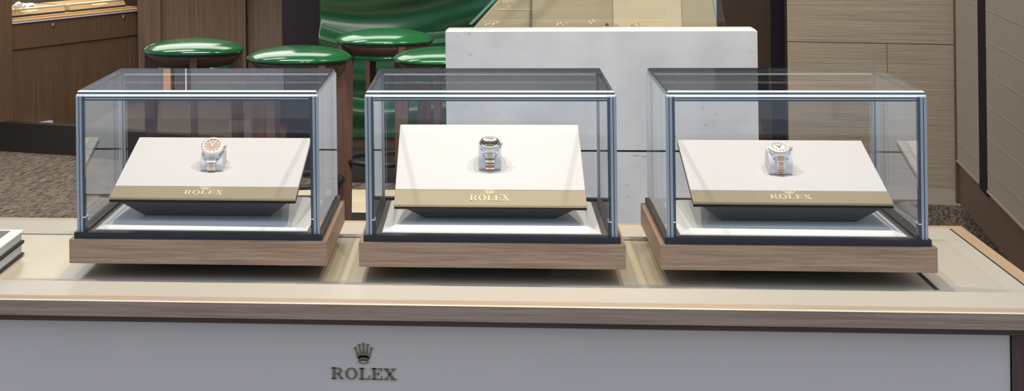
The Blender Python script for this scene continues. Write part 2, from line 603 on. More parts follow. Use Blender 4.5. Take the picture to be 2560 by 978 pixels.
def crown_mesh(width, height, depth, flip=1):
    """coronet with an open oval base and five ball-tipped points; centred on x, base at z = 0"""
    bm = NB()
    W, H = width, height * flip
    tips = [(-0.42, 0.74), (-0.22, 0.89), (0.0, 0.95), (0.22, 0.89), (0.42, 0.74)]
    base = [(-0.235, 0.15), (-0.12, 0.20), (0.0, 0.22), (0.12, 0.20), (0.235, 0.15)]
    # body
    prism_xz(bm, [(-0.25 * W, 0.13 * H), (-0.12 * W, 0.16 * H), (0.12 * W, 0.16 * H), (0.25 * W, 0.13 * H), (0.29 * W, 0.32 * H),
                  (0.14 * W, 0.40 * H), (-0.14 * W, 0.40 * H), (-0.29 * W, 0.32 * H)], -depth, 0)
    for (tx, tz), (bx, bz) in zip(tips, base):
        k = 0.075
        prism_xz(bm, [((bx * 1.05 - k) * W, (bz + 0.1) * H), ((bx * 1.05 + k) * W, (bz + 0.1) * H),
                      ((tx + 0.018) * W, tz * H), ((tx - 0.018) * W, tz * H)], -depth, 0)
        n = 12
        prism_xz(bm, [((tx + 0.075 * math.cos(2 * PI * i / n)) * W, (tz + 0.055 * math.sin(2 * PI * i / n)) * H) for i in range(n)],
                 -depth * 1.3, 0)
    n = 28
    for i in range(n):
        a, b = 2 * PI * i / n, 2 * PI * (i + 1) / n
        q = lambda r, s_, t: (r * math.cos(t) * W, (0.10 + s_ * math.sin(t)) * H)
        prism_xz(bm, [q(0.255, 0.10, a), q(0.255, 0.10, b), q(0.19, 0.06, b), q(0.19, 0.06, a)], -depth, 0)
    return bm


FLOOR = -0.90
# =================================================================== ROOM
bm = NB(); box(bm, -6.5, 4.2, -8.0, 10.5, FLOOR - 0.05, FLOOR)
struct('floor', bm, M['carpet'])
bm = NB(); box(bm, -1.75, 0.55, 5.35, 6.235, FLOOR, FLOOR + 0.004)
struct('trim_1', bm, M['tile'])
bm = NB(); box(bm, -1.75, 0.55, 5.20, 5.61, FLOOR, FLOOR + 0.006)
struct('trim_2', bm, M['plinth'])
bm = NB(); box(bm, -6.5, 4.2, 0.0, 10.5, 2.06, 2.12)
struct('ceiling', bm, M['ceiling'])

# black bronze plinth that runs in front of the back wall
bm = NB()
prism_xy(bm, [(-5.2, 8.35), (-2.789, 7.471), (-2.31, 7.305), (-0.685, 6.464), (1.30, 6.40), (1.30, 6.50), (-0.66, 6.53), (-2.25, 7.36), (-2.75, 7.54), (-5.2, 8.42)],
         FLOOR, FLOOR + 0.165)
struct('baseboard_back', bm, M['plinth'])
bm = NB()
prism_xy(bm, [(-2.25, 7.365), (-0.66, 6.535), (-0.66, 6.72), (-1.08, 8.70), (-2.06, 8.60), (-2.25, 8.60)], FLOOR, FLOOR + 0.160)
struct('floor_platform', bm, M['platform'])

# brown pilaster, lighter return and dark recess
bm = NB()
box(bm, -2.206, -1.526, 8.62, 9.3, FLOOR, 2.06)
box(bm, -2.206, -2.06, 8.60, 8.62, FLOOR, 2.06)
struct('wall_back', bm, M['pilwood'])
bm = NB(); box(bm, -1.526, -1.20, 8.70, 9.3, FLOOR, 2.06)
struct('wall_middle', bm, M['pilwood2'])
bm = NB(); box(bm, -6.5, 4.2, 9.6, 9.8, FLOOR, 2.06)
struct('wall_behind', bm, M['brownwall'])
bm = NB(); box(bm, -1.078, -0.86, 6.72, 9.2, FLOOR, 2.06)
struct('wall_inner', bm, M['darkwall'])
bm = NB(); box(bm, -0.86, 1.10, 6.75, 6.95, FLOOR, 2.06)
struct('wall_far', bm, M['brownwall'])
bm = NB(); box(bm, -0.855, 0.75, 6.50, 6.70, FLOOR, -0.677)
struct('trim_6', bm, M['brownwall'])
# brown panels and dark column right of the stone counter
bm = NB(); box(bm, 1.10, 1.372, 6.60, 6.95, FLOOR, 2.06)
struct('trim_3', bm, M['brownwall'])
bm = NB(); box(bm, 1.372, 1.436, 6.58, 6.95, FLOOR, 2.06)
struct('trim_4', bm, M['darkwall'])
bm = NB(); box(bm, 1.436, 1.50, 6.57, 6.95, FLOOR, 2.06)
struct('trim_5', bm, M['brownwall'])

# combed travertine wall: local x along the wall, y into it
wr = bpy.data.objects.new('wall_right_back', None)
COL.objects.link(wr)
wr['kind'] = 'structure'
wr.location = (2.038, 5.952, 0)
wr.rotation_euler = (0, 0, math.radians(-15))
bm = NB(); box(bm, -0.683, 1.3, 0.0, 0.2, -0.821, -0.1705)
link('lower_course', bm, M['rib'], wr)
bm = NB(); box(bm, -0.683, 1.3, 0.0, 0.2, -0.1665, 2.06)
link('upper_course', bm, M['rib'], wr)
bm = NB(); box(bm, -0.683, 1.3, 0.001, 0.2, FLOOR, -0.821)
link('smooth_base', bm, M['ribbase'], wr)
bm = NB(); box(bm, -0.68, 1.29, 0.003, 0.19, -0.1705, -0.1665)
box(bm, -0.2405, -0.2375, -0.0005, 0.01, -0.821, -0.1705)
link('joint', bm, M['joint'], wr)

# upper bulkhead: unseen, added only for the glass lids to mirror
UP = [('centre', -1.056, 1.36, 'lidstrip_dark'), ('middle', -1.540, -1.058, 'lidstrip'), ('inner', -1.622, -1.542, 'lidstrip_dark'),
      ('left', -2.60, -1.681, 'lidstrip')]
for nm, x0, x1, mt in UP:
    bm = NB(); box(bm, x0, x1, 6.60, 6.70, 0.86, 1.08)
    struct('mirrored_strip_' + nm, bm, M[mt])
bm = NB(); box(bm, -1.679, -1.641, 6.58, 6.70, 0.86, 1.08)
struct('trim_7', bm, M['terracotta'])
bm = NB(); box(bm, -1.565, -1.559, 6.585, 6.599, 0.86, 1.08)
struct('trim_8', bm, M['whitestrip'])

# =================================================================== LEFT DISPLAY CABINET (oblique, behind the plinth)
cab = thing('display_cabinet', 'dark walnut display cabinet with a lit glass window above locked doors, far left',
            'cabinet', (-2.754, 7.61, FLOOR), (0, 0, math.atan2(1.028, 0.538)))
zc = -0.169 - FLOOR
bm = NB(); box(bm, -1.2, 0.668, 0.010, 0.55, 0, 0.5615); box(bm, 0.672, 1.17, 0.010, 0.55, 0, 0.5615)
link('door', bm, M['cabwood'], cab)
bm = NB(); box(bm, -0.20, 0.669, 0.0, 0.55, 0.642 - 0.08, zc - 0.02); box(bm, 0.673, 1.17, 0.0, 0.55, 0.562, zc - 0.02)
link('drawer_front', bm, M['cabwood'], cab)
bm = NB(); box(bm, 1.09, 1.17, 0.005, 0.55, 0, 0.55)
link('side_stile', bm, M['brown_frame'], cab)
bm = NB(); box(bm, -0.3, 1.17, -0.012, 0.55, zc - 0.008, zc, 0.002)
link('counter_edge', bm, M['orangeline'], cab)
bm = NB(); box(bm, -0.3, 1.17, -0.010, 0.5, zc - 0.020, zc - 0.010, 0.002)
link('metal_trim', bm, M['chromeline'], cab)
bm = NB(); box(bm, -0.3, 1.17, 0.01, 0.60, zc, zc + 0.010)
link('deck', bm, M['goldbar'], cab)
bm = NB(); box(bm, -0.3, 1.17, 0.58, 0.62, zc + 0.01, 2.4)
link('back_lining', bm, M['interior'], cab)
bm = NB(); box(bm, -1.2, -0.022, -0.03, 0.30, 0.0, 2.90)
link('left_post', bm, M['cabwood'], cab)
bm = NB(); box(bm, 0.01, 0.672, 0.0, 0.006, zc + 0.008, 1.9)
link('window_glass', bm, M['caseglass'], cab)
bm = NB(); box(bm, 0.676, 1.165, 0.0, 0.006, zc + 0.008, 1.9)
link('window_glass', bm, M['caseglass'], cab)
for (x, z) in ((0.366, -0.221 - FLOOR), (1.025, -0.218 - FLOOR), (0.626, -0.300 - FLOOR)):
    bm = NB()
    ax = Matrix.Translation((x, 0.012 if z < 0.62 else 0.0, z)) @ Matrix.Rotation(PI / 2, 4, 'X')
    lathe(bm, [(0.0001, 0), (0.014, 0.0), (0.013, 0.006), (0.006, 0.007), (0.005, 0.004), (0.0, 0.004)], 20, ax=ax)
    link('lock', bm, M['steel'] if z > 0.62 else M['brown_frame'], cab, smooth=True)
bm = NB(); box(bm, 0.10, 0.34, -0.012, 0.012, 0.10, 0.118)
link('kick_trim', bm, M['chromeline'], cab)
l = bpy.data.lights.new('cabinet_fill_light', 'AREA')  # unseen lamp added to brighten the inside of the cabinet
l.shape = 'RECTANGLE'; l.size = 1.05; l.size_y = 0.06; l.energy = 11; l.color = (1.0, 0.92, 0.74)
o = bpy.data.objects.new('cabinet_fill_light', l)
COL.objects.link(o); o.parent = cab; o.location = (0.58, 0.14, zc + 0.62)
# things on the deck
R_CAB = Matrix.Translation((-2.754, 7.61, FLOOR)) @ Matrix.Rotation(math.atan2(1.028, 0.538), 4, 'Z')


def cab_loc(x, y, z):
    return tuple(R_CAB @ Vector((x, y, z)))


CR = math.atan2(1.028, 0.538)
for k, (x0, x1, lab) in enumerate(((0.03, 0.535, 'long wooden display riser with gold lettering beside the silver jewels in the left cabinet'),
                                   (0.585, 1.11, 'wooden display riser with gold lettering at the right end of the left cabinet window'))):
    t = thing('display_riser', lab, 'display stand', cab_loc(x0, 0.05, zc + 0.010), (0, 0, CR), 'risers in the cabinet window')
    wd = x1 - x0
    bm = NB(); hexa(bm, [(0, 0, 0.012), (wd, 0, 0.012), (wd, 0.26, 0.012), (0, 0.26, 0.012)],
                    [(0, 0.018, 0.042), (wd, 0.018, 0.042), (wd, 0.24, 0.05), (0, 0.24, 0.05)])
    link('block', bm, M['goldbar'], t)
    bm = NB(); box(bm, 0, wd, 0.0, 0.25, 0, 0.0115)
    link('base', bm, M['black'], t)
    bm = NB(); box(bm, 0, wd, 0.016, 0.05, 0.0425, 0.047)
    link('top_edge', bm, M['cream'], t)
    bm = NB()
    x = 0.12 if k == 0 else 0.215
    for wl in (0.012, 0.012, 0.010, 0.0, 0.013, 0.010, 0.013, 0.011, 0.013, 0.010):
        if wl:
            hexa(bm, [(x, 0.006, 0.026), (x + wl, 0.006, 0.026), (x + wl, 0.012, 0.026), (x, 0.012, 0.026)],
                 [(x, 0.012, 0.036), (x + wl, 0.012, 0.036), (x + wl, 0.018, 0.036), (x, 0.018, 0.036)])
        x += wl + 0.004
    box(bm, (0.165 if k == 0 else 0.26), (0.215 if k == 0 else 0.31), 0.0, 0.012, 0.0155, 0.021)
    link('lettering', bm, M['gold'], t)
t = thing('price_card', 'small cream card holder standing on the riser in the left cabinet window', 'card', cab_loc(0.200, 0.07, zc + 0.0575), (0, 0, CR))
bm = NB(); hexa(bm, [(0, 0, 0), (0.10, 0, 0), (0.10, 0.04, 0), (0, 0.04, 0)], [(0.01, 0.02, 0.026), (0.09, 0.02, 0.026), (0.09, 0.03, 0.026), (0.01, 0.03, 0.026)])
link('card', bm, M['cream'], t)
bm = NB(); hexa(bm, [(0.04, 0.003, 0.006), (0.085, 0.003, 0.006), (0.085, 0.010, 0.006), (0.04, 0.010, 0.006)],
                [(0.04, 0.006, 0.011), (0.085, 0.006, 0.011), (0.085, 0.013, 0.011), (0.04, 0.013, 0.011)])
link('slot', bm, M['black'], t)
jl = ('large silver bead of the jewel cluster at the left end of the cabinet window', 'small silver cube jewel nearest the left post of the cabinet',
      'upper silver jewel cut off by the top of the picture at far left', 'silver nugget jewel lowest in the cluster beside the cream card',
      'faceted silver jewel between the cluster and the cream card')
for k, (x, y, z, r) in enumerate(((0.060, 0.07, 0.026, 0.026), (0.025, 0.10, 0.058, 0.018), (0.105, 0.12, 0.070, 0.030), (0.090, 0.06, 0.012, 0.016), (0.020, 0.06, 0.012, 0.016))):
    bm = NB()
    bmesh.ops.create_icosphere(bm, subdivisions=1, radius=r)
    for v in bm.verts:
        v.co *= 0.75 + 0.45 * random.random()
    zmin = min(v.co.z for v in bm.verts)
    o = link('jewel', bm, M['silver'], loc=cab_loc(x + 0.085, y, zc + 0.0575 - zmin if k in (0, 3, 4) else zc + 0.062 + z - zmin * 0.5), rot=(0, 0, k))
    tag(o, jl[k], 'jewel', 'silver jewels in the cabinet window')

# =================================================================== GREEN WAVE WALL
wp = thing('wave_panel', 'glossy emerald green wall panel carved in flowing waves behind the stools', 'wall panel', (-0.86, 6.50, -0.675))
bm = NB()
nx, nz = 150, 190
Wd, Hd = 1.55, 1.30


def wave_h(u, v):
    # long drifting crests, each with a soft back and a steeper upper lip
    p = v * 3.1 + 0.42 * math.sin(u * 2.1 + 0.4) + 0.10 * math.sin(u * 5.3 + 1.0)
    fr = p - math.floor(p)
    h = 0.085 * (fr ** 1.5 if fr < 0.80 else (0.80 ** 1.5) * 0.5 * (1 + math.cos(PI * (fr - 0.80) / 0.20)))
    p = v * 1.7 - 0.5 * math.sin(u * 1.6 + 2.0)
    h += 0.012 * math.sin(2 * PI * (v * 5.3 + 0.55 * math.sin(u * 3.0 + 1.1) + 0.2 * u))
    return h + 0.030 * (0.5 + 0.5 * math.sin(2 * PI * p))


grid = [[bm.verts.new((Wd * i / nx, -wave_h(Wd * i / nx, Hd * j / nz), Hd * j / nz)) for i in range(nx + 1)] for j in range(nz + 1)]
for j in range(nz):
    for i in range(nx):
        bm.faces.new((grid[j][i], grid[j][i + 1], grid[j + 1][i + 1], grid[j + 1][i]))
# closed box behind the relief
bk = [[bm.verts.new((x, 0.2, z)) for x in (0, Wd)] for z in (0, Hd)]
bm.faces.new((bk[0][0], bk[0][1], bk[1][1], bk[1][0]))
bm.faces.new([grid[0][i] for i in range(nx + 1)] + [bk[0][1], bk[0][0]])
bm.faces.new([grid[nz][i] for i in range(nx + 1)] + [bk[1][1], bk[1][0]])
bm.faces.new([grid[j][0] for j in range(nz + 1)] + [bk[1][0], bk[0][0]])
bm.faces.new([grid[j][nx] for j in range(nz + 1)] + [bk[1][1], bk[0][1]])
link('wave_relief', bm, M['green'], wp, smooth=True)

# =================================================================== RIGHT CABINET WALL
rc = thing('wall_cabinet', 'tall taupe panelled cabinet with black gap and brown base board along the right side', 'cabinet',
           (2.02, 5.612, FLOOR), (0, 0, -0.1007))
# local y runs away from the camera, x to the right; the visible face is x = 0
bm = NB(); box(bm, 0.0, 0.4, -5.0, 0.0, 0.072, 0.258)
link('base_board', bm, M['cabbase'], rc)
bm = NB(); box(bm, 0.06, 0.4, -5.0, -0.02, 0.0, 0.072)
link('toe_kick', bm, M['plinth'], rc)
bm = NB(); box(bm, -0.012, 0.4, -0.028, 0.012, 0.072, 2.94)
link('corner_post', bm, M['brown_frame'], rc)
bm = NB(); box(bm, -0.0098, 0.4, -0.8445, -0.6455, 0.240, 2.94)
link('black_recess', bm, M['darkwall'], rc)
for (y0, y1, sl) in ((-0.645, -0.045, 0), (-5.0, -0.845, 0)):
    bm = NB(); box(bm, -0.010, 0.4, y0, y1, 0.258, 2.94, 0.004, 1)
    p = link('fabric_panel', bm, M['fabric'], rc)
    bm = NB()
    z = 0.35
    while z < 2.9:
        box(bm, -0.0112, -0.0095, y0 + 0.004, y1 - 0.004, z, z + 0.0035)
        z += 0.125
    link('quilt_seam', bm, M['fabline'], p)
    bm = NB(); box(bm, -0.014, -0.0102, y0, y1, 0.258, 0.266)
    link('bottom_trim', bm, M['fabline'], p)

# =================================================================== STONE COUNTER AND VITRINE
sc = thing('stone_counter', 'pale grey stone counter with a white top edge behind the glass cases', 'counter', (0.335, 3.08, FLOOR))
HX = 0.477
bm = NB()
box(bm, -HX, HX, 0.0, 0.08, 0.0, 0.660)
link('lower_slab', bm, M['stone'], sc)
bm = NB(); box(bm, -HX, HX, 0.0, 0.08, 0.6665, 1.0335)
link('upper_slab', bm, M['stone'], sc)
bm = NB(); box(bm, -HX + 0.004, HX - 0.004, 0.008, 0.075, 0.6605, 0.666)
link('shadow_joint', bm, M['gap'], sc)
bm = NB(); hexa(bm, [(-HX, 0, 1.0337), (HX, 0, 1.0337), (HX, 0.08, 1.0337), (-HX, 0.08, 1.0337)],
                [(-HX + 0.010, 0.006, 1.0415), (HX - 0.010, 0.006, 1.0415), (HX - 0.010, 0.076, 1.0415), (-HX + 0.010, 0.076, 1.0415)])
link('top_edge', bm, M['stonetop'], sc)

vt = thing('jewellery_vitrine', 'tan glass jewellery vitrine with slanted sides rising behind the stone counter', 'vitrine', (0.335, 3.26, FLOOR))
ZB = 1.0
bm = NB(); box(bm, -0.47, 0.47, 0.0, 0.5, 0.0, 0.93)
link('cabinet_base', bm, M['cabbase'], vt)
bm = NB(); box(bm, -0.40, 0.415, 0.03, 0.283, 0.935, ZB)
link('deck', bm, M['tan'], vt)
bm = NB(); prism_xz(bm, [(-0.40, ZB), (0.415, ZB), (0.335, 1.48), (0.03, 1.48)], 0.30, 0.33)
link('backboard', bm, M['tan'], vt)
bm = NB(); prism_xz(bm, [(0.072, ZB), (0.297, ZB), (0.282, 1.48), (0.072, 1.48)], 0.285, 0.298)
link('light_panel', bm, M['tanlight'], vt)
bm = NB(); prism_xz(bm, [(-0.204, ZB), (-0.199, ZB), (-0.195, 1.24), (-0.199, 1.24)], 0.28, 0.298)
link('slim_post', bm, M['tandark'], vt)
bm = NB(); prism_xz(bm, [(-0.407, 1.0415), (-0.396, 1.0415), (0.036, 1.48), (0.022, 1.48)], 0.02, 0.028)
link('glass_edge', bm, M['tealedge'], vt)
bm = NB(); prism_xz(bm, [(-0.394, 1.02), (0.408, 1.02), (0.335, 1.47), (0.034, 1.47)], 0.021, 0.027)
link('front_glass', bm, M['caseglass'], vt)
bm = NB(); prism_xz(bm, [(0.30, ZB), (0.418, ZB), (0.418, 1.48), (0.30, 1.48)], 0.345, 0.36)
link('side_panel', bm, M['greypanel'], vt)
bm = word_mesh('ROLEX', 0.044, 0.014, 0.001, flip=-1)
bmesh.ops.translate(bm, verts=bm.verts[:], vec=(-0.275, 0.2995, 1.1055))
link('lettering', bm, M['gold'], vt)
bm = crown_mesh(0.013, 0.013, 0.001, flip=-1)
bmesh.ops.translate(bm, verts=bm.verts[:], vec=(-0.275, 0.2995, 1.0885))
link('crown_emblem', bm, M['gold'], vt)
bm = NB(); box(bm, -0.309, -0.194, 0.296, 0.2995, 1.0675, 1.069)
link('shelf_line', bm, M['gold'], vt)

hl = ('left gold hoop of the pair standing at the left end of the vitrine', 'right gold hoop of the pair standing at the left end of the vitrine',
      'left gold hoop of the pair left of the vitrine middle', 'right gold hoop of the pair left of the vitrine middle',
      'large pale gold bangle left of the light tan panel', 'smaller gold bangle inside the large bangle of the vitrine',
      'faint gold hoop in front of the light tan panel')
for k, (x, zt, R) in enumerate(((-0.008, 0.152, 0.016), (0.018, 0.155, 0.018), (0.228, 0.152, 0.020), (0.247, 0.150, 0.018),
                                (0.335, 0.160, 0.034), (0.340, 0.154, 0.026), (0.475, 0.150, 0.018))):
    R = (zt - 0.019 - 0.1004) / 2 - 0.0008
    bm = NB()
    torus(bm, R, 0.0016, 40, 8, Matrix.Rotation(PI / 2, 4, 'X') @ Matrix.Rotation(0.0, 4, 'Z'))
    o = link('gold_hoop', bm, M['ygold'], loc=(x, 3.42 + 0.01 * k, 0.1004 + R + 0.0016), rot=(0, 0, 0.35), smooth=True)
    tag(o, hl[k], 'jewellery', 'hoops and bangles in the vitrine')
for k, (x, lab) in enumerate(((0.373, 'dark stone ring peeking over the middle of the stone counter'), (0.402, 'tiny diamond ring peeking over the counter, left of the two bright ones'),
                              (0.455, 'tiny diamond ring peeking over the counter, rightmost of the rings'))):
    t = thing('finger_ring', lab, 'ring', (x, 3.34, 0.1168), (0, 0, 0.4), 'rings behind the counter edge')
    bm = NB(); torus(bm, 0.0150, 0.0014, 28, 8, Matrix.Rotation(PI / 2, 4, 'X'))
    link('hoop', bm, M['rose'] if k == 0 else M['steel'], t, smooth=True)
    bm = NB(); bmesh.ops.create_icosphere(bm, subdivisions=1, radius=0.006 if k == 0 else 0.0035)
    bmesh.ops.translate(bm, verts=bm.verts[:], vec=(0, 0, 0.0185))
    link('gemstone', bm, M['dial_dark'] if k == 0 else M['steel'], t)

# =================================================================== STOOLS
def make_stool(label, loc, R, legs, rot):
    t = thing('bar_stool', label, 'stool', (loc[0], loc[1], FLOOR), (0, 0, 0), 'green leather stools in front of the wave wall')
    zr = loc[2] - FLOOR                     # height of the pad rim
    bm = NB()
    lathe(bm, [(R - 0.012, zr - 0.006), (R - 0.004, zr - 0.004), (R, zr + 0.001), (R - 0.003, zr + 0.007), (R - 0.012, zr + 0.0145), (R - 0.028, zr + 0.0225),
               (R * 0.74, zr + 0.0295), (R * 0.60, zr + 0.0350), (R * 0.44, zr + 0.0395), (R * 0.28, zr + 0.0427), (R * 0.12, zr + 0.0445), (0, zr + 0.0448)], 72)
    link('seat_pad', bm, M['greenleather'], t, smooth=True)
    bm = NB(); lathe(bm, [(R - 0.012, zr - 0.009), (R - 0.007, zr - 0.009), (R - 0.007, zr - 0.0062), (R - 0.012, zr - 0.0062)], 64)
    link('seat_piping', bm, M['black'], t, smooth=False)
    bm = NB(); lathe(bm, [(0.143, zr - 0.050), (R - 0.030, zr - 0.026), (R - 0.010, zr - 0.0092), (0.0, zr - 0.0092)], 64)
    link('apron', bm, M['stoolwood'], t, smooth=True)
    bm = NB(); lathe(bm, [(0.132, zr - 0.069), (0.143, zr - 0.067), (0.143, zr - 0.0505), (0.132, zr - 0.0505)], 64)
    link('green_band', bm, M['greenleather'], t, smooth=True)
    for k in range(legs):
        a = rot + 2 * PI * k / legs
        bm = NB()
        r1, r0, s = R - 0.032, R - 0.020, 0.013
        hexa(bm, [(r0 - 0.018, -s * 0.8, 0), (r0 + 0.018, -s * 0.8, 0), (r0 + 0.018, s * 0.8, 0), (r0 - 0.018, s * 0.8, 0)],
             [(r1 - 0.026, -s, zr - 0.012), (r1 + 0.024, -s, zr - 0.012), (r1 + 0.024, s, zr - 0.012), (r1 - 0.026, s, zr - 0.012)])
        bmesh.ops.rotate(bm, verts=bm.verts[:], cent=(0, 0, 0), matrix=Matrix.Rotation(a, 3, 'Z'))
        link('leg', bm, M['stoolwood'], t)
    bm = NB(); torus(bm, R - 0.040, 0.010, 56, 10, Matrix.Translation((0, 0, 0.44)))
    link('foot_ring', bm, M['plinth'], t, smooth=True)
    return t


make_stool('green leather stool with dark walnut legs standing farthest left, by the brown pilaster', (-1.105, 4.075, -0.014), 0.19, 4, math.radians(-81))
make_stool('green leather stool standing second from the left, nearest the table', (-0.686, 3.852, -0.022), 0.19, 4, math.radians(-58 + 0))
make_stool('green leather stool farthest back, rising above the others in front of the wave wall', (-0.408, 4.357, -0.002), 0.19, 4, math.radians(-66))
make_stool('green leather stool half hidden by the stone counter', (-0.169, 3.982, -0.039), 0.19, 4, math.radians(-8))

# =================================================================== DISPLAY TABLE
tb = thing('display_table', 'long cream topped display table with walnut rail and pale front panel carrying the glass cases', 'table', (0, 0, FLOOR))
T0 = -FLOOR
XL, XR = -1.15, 0.805
bm = NB()
box(bm, XL, 0.7785, 0.004, 0.1120, T0 - 0.018, T0)                     # front strip
box(bm, XL, 0.7785, 0.4680, 0.5935, T0 - 0.018, T0)                    # rear strip
box(bm, 0.651, 0.7785, 0.1120, 0.4680, T0 - 0.018, T0)                 # right end
link('tabletop', bm, M['top'], tb)
bm = NB(); box(bm, XL, 0.6445, 0.1165, 0.4650, T0 - 0.018, T0 - 0.0012)
link('inlay_panel', bm, M['inlay'], tb)
bm = NB(); box(bm, XL, 0.652, 0.110, 0.470, T0 - 0.022, T0 - 0.0185)
box(bm, 0.779, 0.7825, 0.004, 0.594, T0 - 0.018, T0 - 0.001)
link('shadow_gap', bm, M['gap'], tb)
bm = NB()
hexa(bm, [(XL, -0.006, T0 - 0.006), (XR, -0.006, T0 - 0.006), (XR, 0.004, T0 - 0.006), (XL, 0.004, T0 - 0.006)],
     [(XL, 0.000, T0 - 0.0003), (XR, 0.000, T0 - 0.0003), (XR, 0.004, T0), (XL, 0.004, T0)])
link('front_lipping', bm, M['oak'], tb)
bm = NB()
hexa(bm, [(XL, -0.0066, T0 - 0.0061), (XL, -0.0048, T0 - 0.0044), (XL, 0.0, T0 - 0.0061)], [(XR, -0.0066, T0 - 0.0061), (XR, -0.0048, T0 - 0.0044), (XR, 0.0, T0 - 0.0061)])
link('lipping_highlight', bm, M['arris'], tb)  # pale strip painted as the highlight along the lip's lower edge
bm = NB(); box(bm, XL, XR, 0.594, 0.615, T0 - 0.024, T0 + 0.0005, 0.001, 1)
link('rear_lipping', bm, M['oak'], tb)
bm = NB(); box(bm, 0.7826, XR, 0.004, 0.5938, T0 - 0.024, T0 + 0.0005, 0.001, 1)
link('end_lipping', bm, M['oak_y'], tb)
bm = NB(); box(bm, XL, XR, -0.006, 0.024, T0 - 0.0285, T0 - 0.0062)
link('front_rail', bm, M['walnut_rail'], tb)
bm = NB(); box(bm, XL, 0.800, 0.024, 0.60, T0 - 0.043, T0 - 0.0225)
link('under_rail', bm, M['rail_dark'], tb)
bm = NB(); box(bm, XL, 0.726, 0.030, 0.045, 0.05, T0 - 0.044)
link('front_panel', bm, M['panel'], tb)
bm = NB(); box(bm, 0.728, 0.790, 0.026, 0.08, 0.0, T0 - 0.0435)
link('leg', bm, M['brown_frame'], tb)
bm = NB(); box(bm, 0.728, 0.790, 0.54, 0.60, 0.0, T0 - 0.0435)
link('leg', bm, M['brown_frame'], tb)
bm = NB(); box(bm, XL, 0.727, 0.046, 0.59, 0.0, T0 - 0.044)
link('carcass', bm, M['brown_frame'], tb)
bm = word_mesh('ROLEX', 0.0965, 0.0165, 0.0025)
link('lettering', bm, M['bronze'], tb, loc=(-0.188, 0.030, T0 - 0.1235))['label'] = 'bronze capitals ROLEX on the pale front panel'
bm = crown_mesh(0.0285, 0.0305, 0.0025)
link('crown_emblem', bm, M['bronze'], tb, loc=(-0.188, 0.030, T0 - 0.1005))['label'] = 'bronze five point crown above the lettering'

# =================================================================== BOOKS
for k, (lab, z0, dx) in enumerate((('lower white paged book with black boards at the left end of the table', 0.0, 0.0),
                                   ('upper white book with dark picture on its cover, top of the pair at far left', 0.0205, 0.0))):
    t = thing('book', lab, 'book', (-0.7655, 0.296, z0), (0, 0, 0), 'books stacked at the left end of the table')
    hgt = 0.0205 if k == 0 else 0.0195
    Lx, Ly = -0.30, -0.235
    bm = NB(); box(bm, Lx, 0.0, Ly, 0.0, 0.0002, 0.0028, 0.0008, 1)
    link('back_cover', bm, M['bookblack'], t)
    bm = NB(); box(bm, Lx + 0.004, -0.004, Ly + 0.004, -0.004, 0.003, hgt - 0.0026)
    link('page_block', bm, M['bookwhite'], t)
    bm = NB(); box(bm, Lx, 0.0, Ly, 0.0, hgt - 0.0024, hgt, 0.0008, 1)
    cv = link('front_cover', bm, M['bookcover'] if k else M['bookblack'], t)
    if k:
        bm = NB(); box(bm, Lx + 0.02, -0.020, Ly + 0.02, -0.014, hgt, hgt + 0.0004)
        link('cover_picture', bm, M['bookplate'], cv)

# =================================================================== GLASS CASES
W2, D = 0.20, 0.36
Z0, Z1, ZK, ZF = 0.020, 0.059, 0.0689, 0.0649
GI, GT, ZG, ZL, LI = 0.0107, 0.008, 0.2812, 0.2884, 0.0128
CASES = [(-0.4495, 0.1231, 0.0034), (0.0, 0.1215, 0.0027), (0.4514, 0.1246, 0.0022)]
CLAB = ['left', 'middle', 'right']
CASE_LABEL = ['square glass display case on a walnut base, leftmost on the table next to the books',
              'square glass display case on a walnut base standing between the two other cases',
              'square glass display case on a walnut base, rightmost on the table']


def ring_frame(bm, x, y0, y1, t, z0, z1, mi=0):
    box(bm, -x, x, y0, y0 + t, z0, z1, mi=mi)
    box(bm, -x, x, y1 - t, y1, z0, z1, mi=mi)
    box(bm, -x, -x + t, y0 + t, y1 - t, z0, z1, mi=mi)
    box(bm, x - t, x, y0 + t, y1 - t, z0, z1, mi=mi)


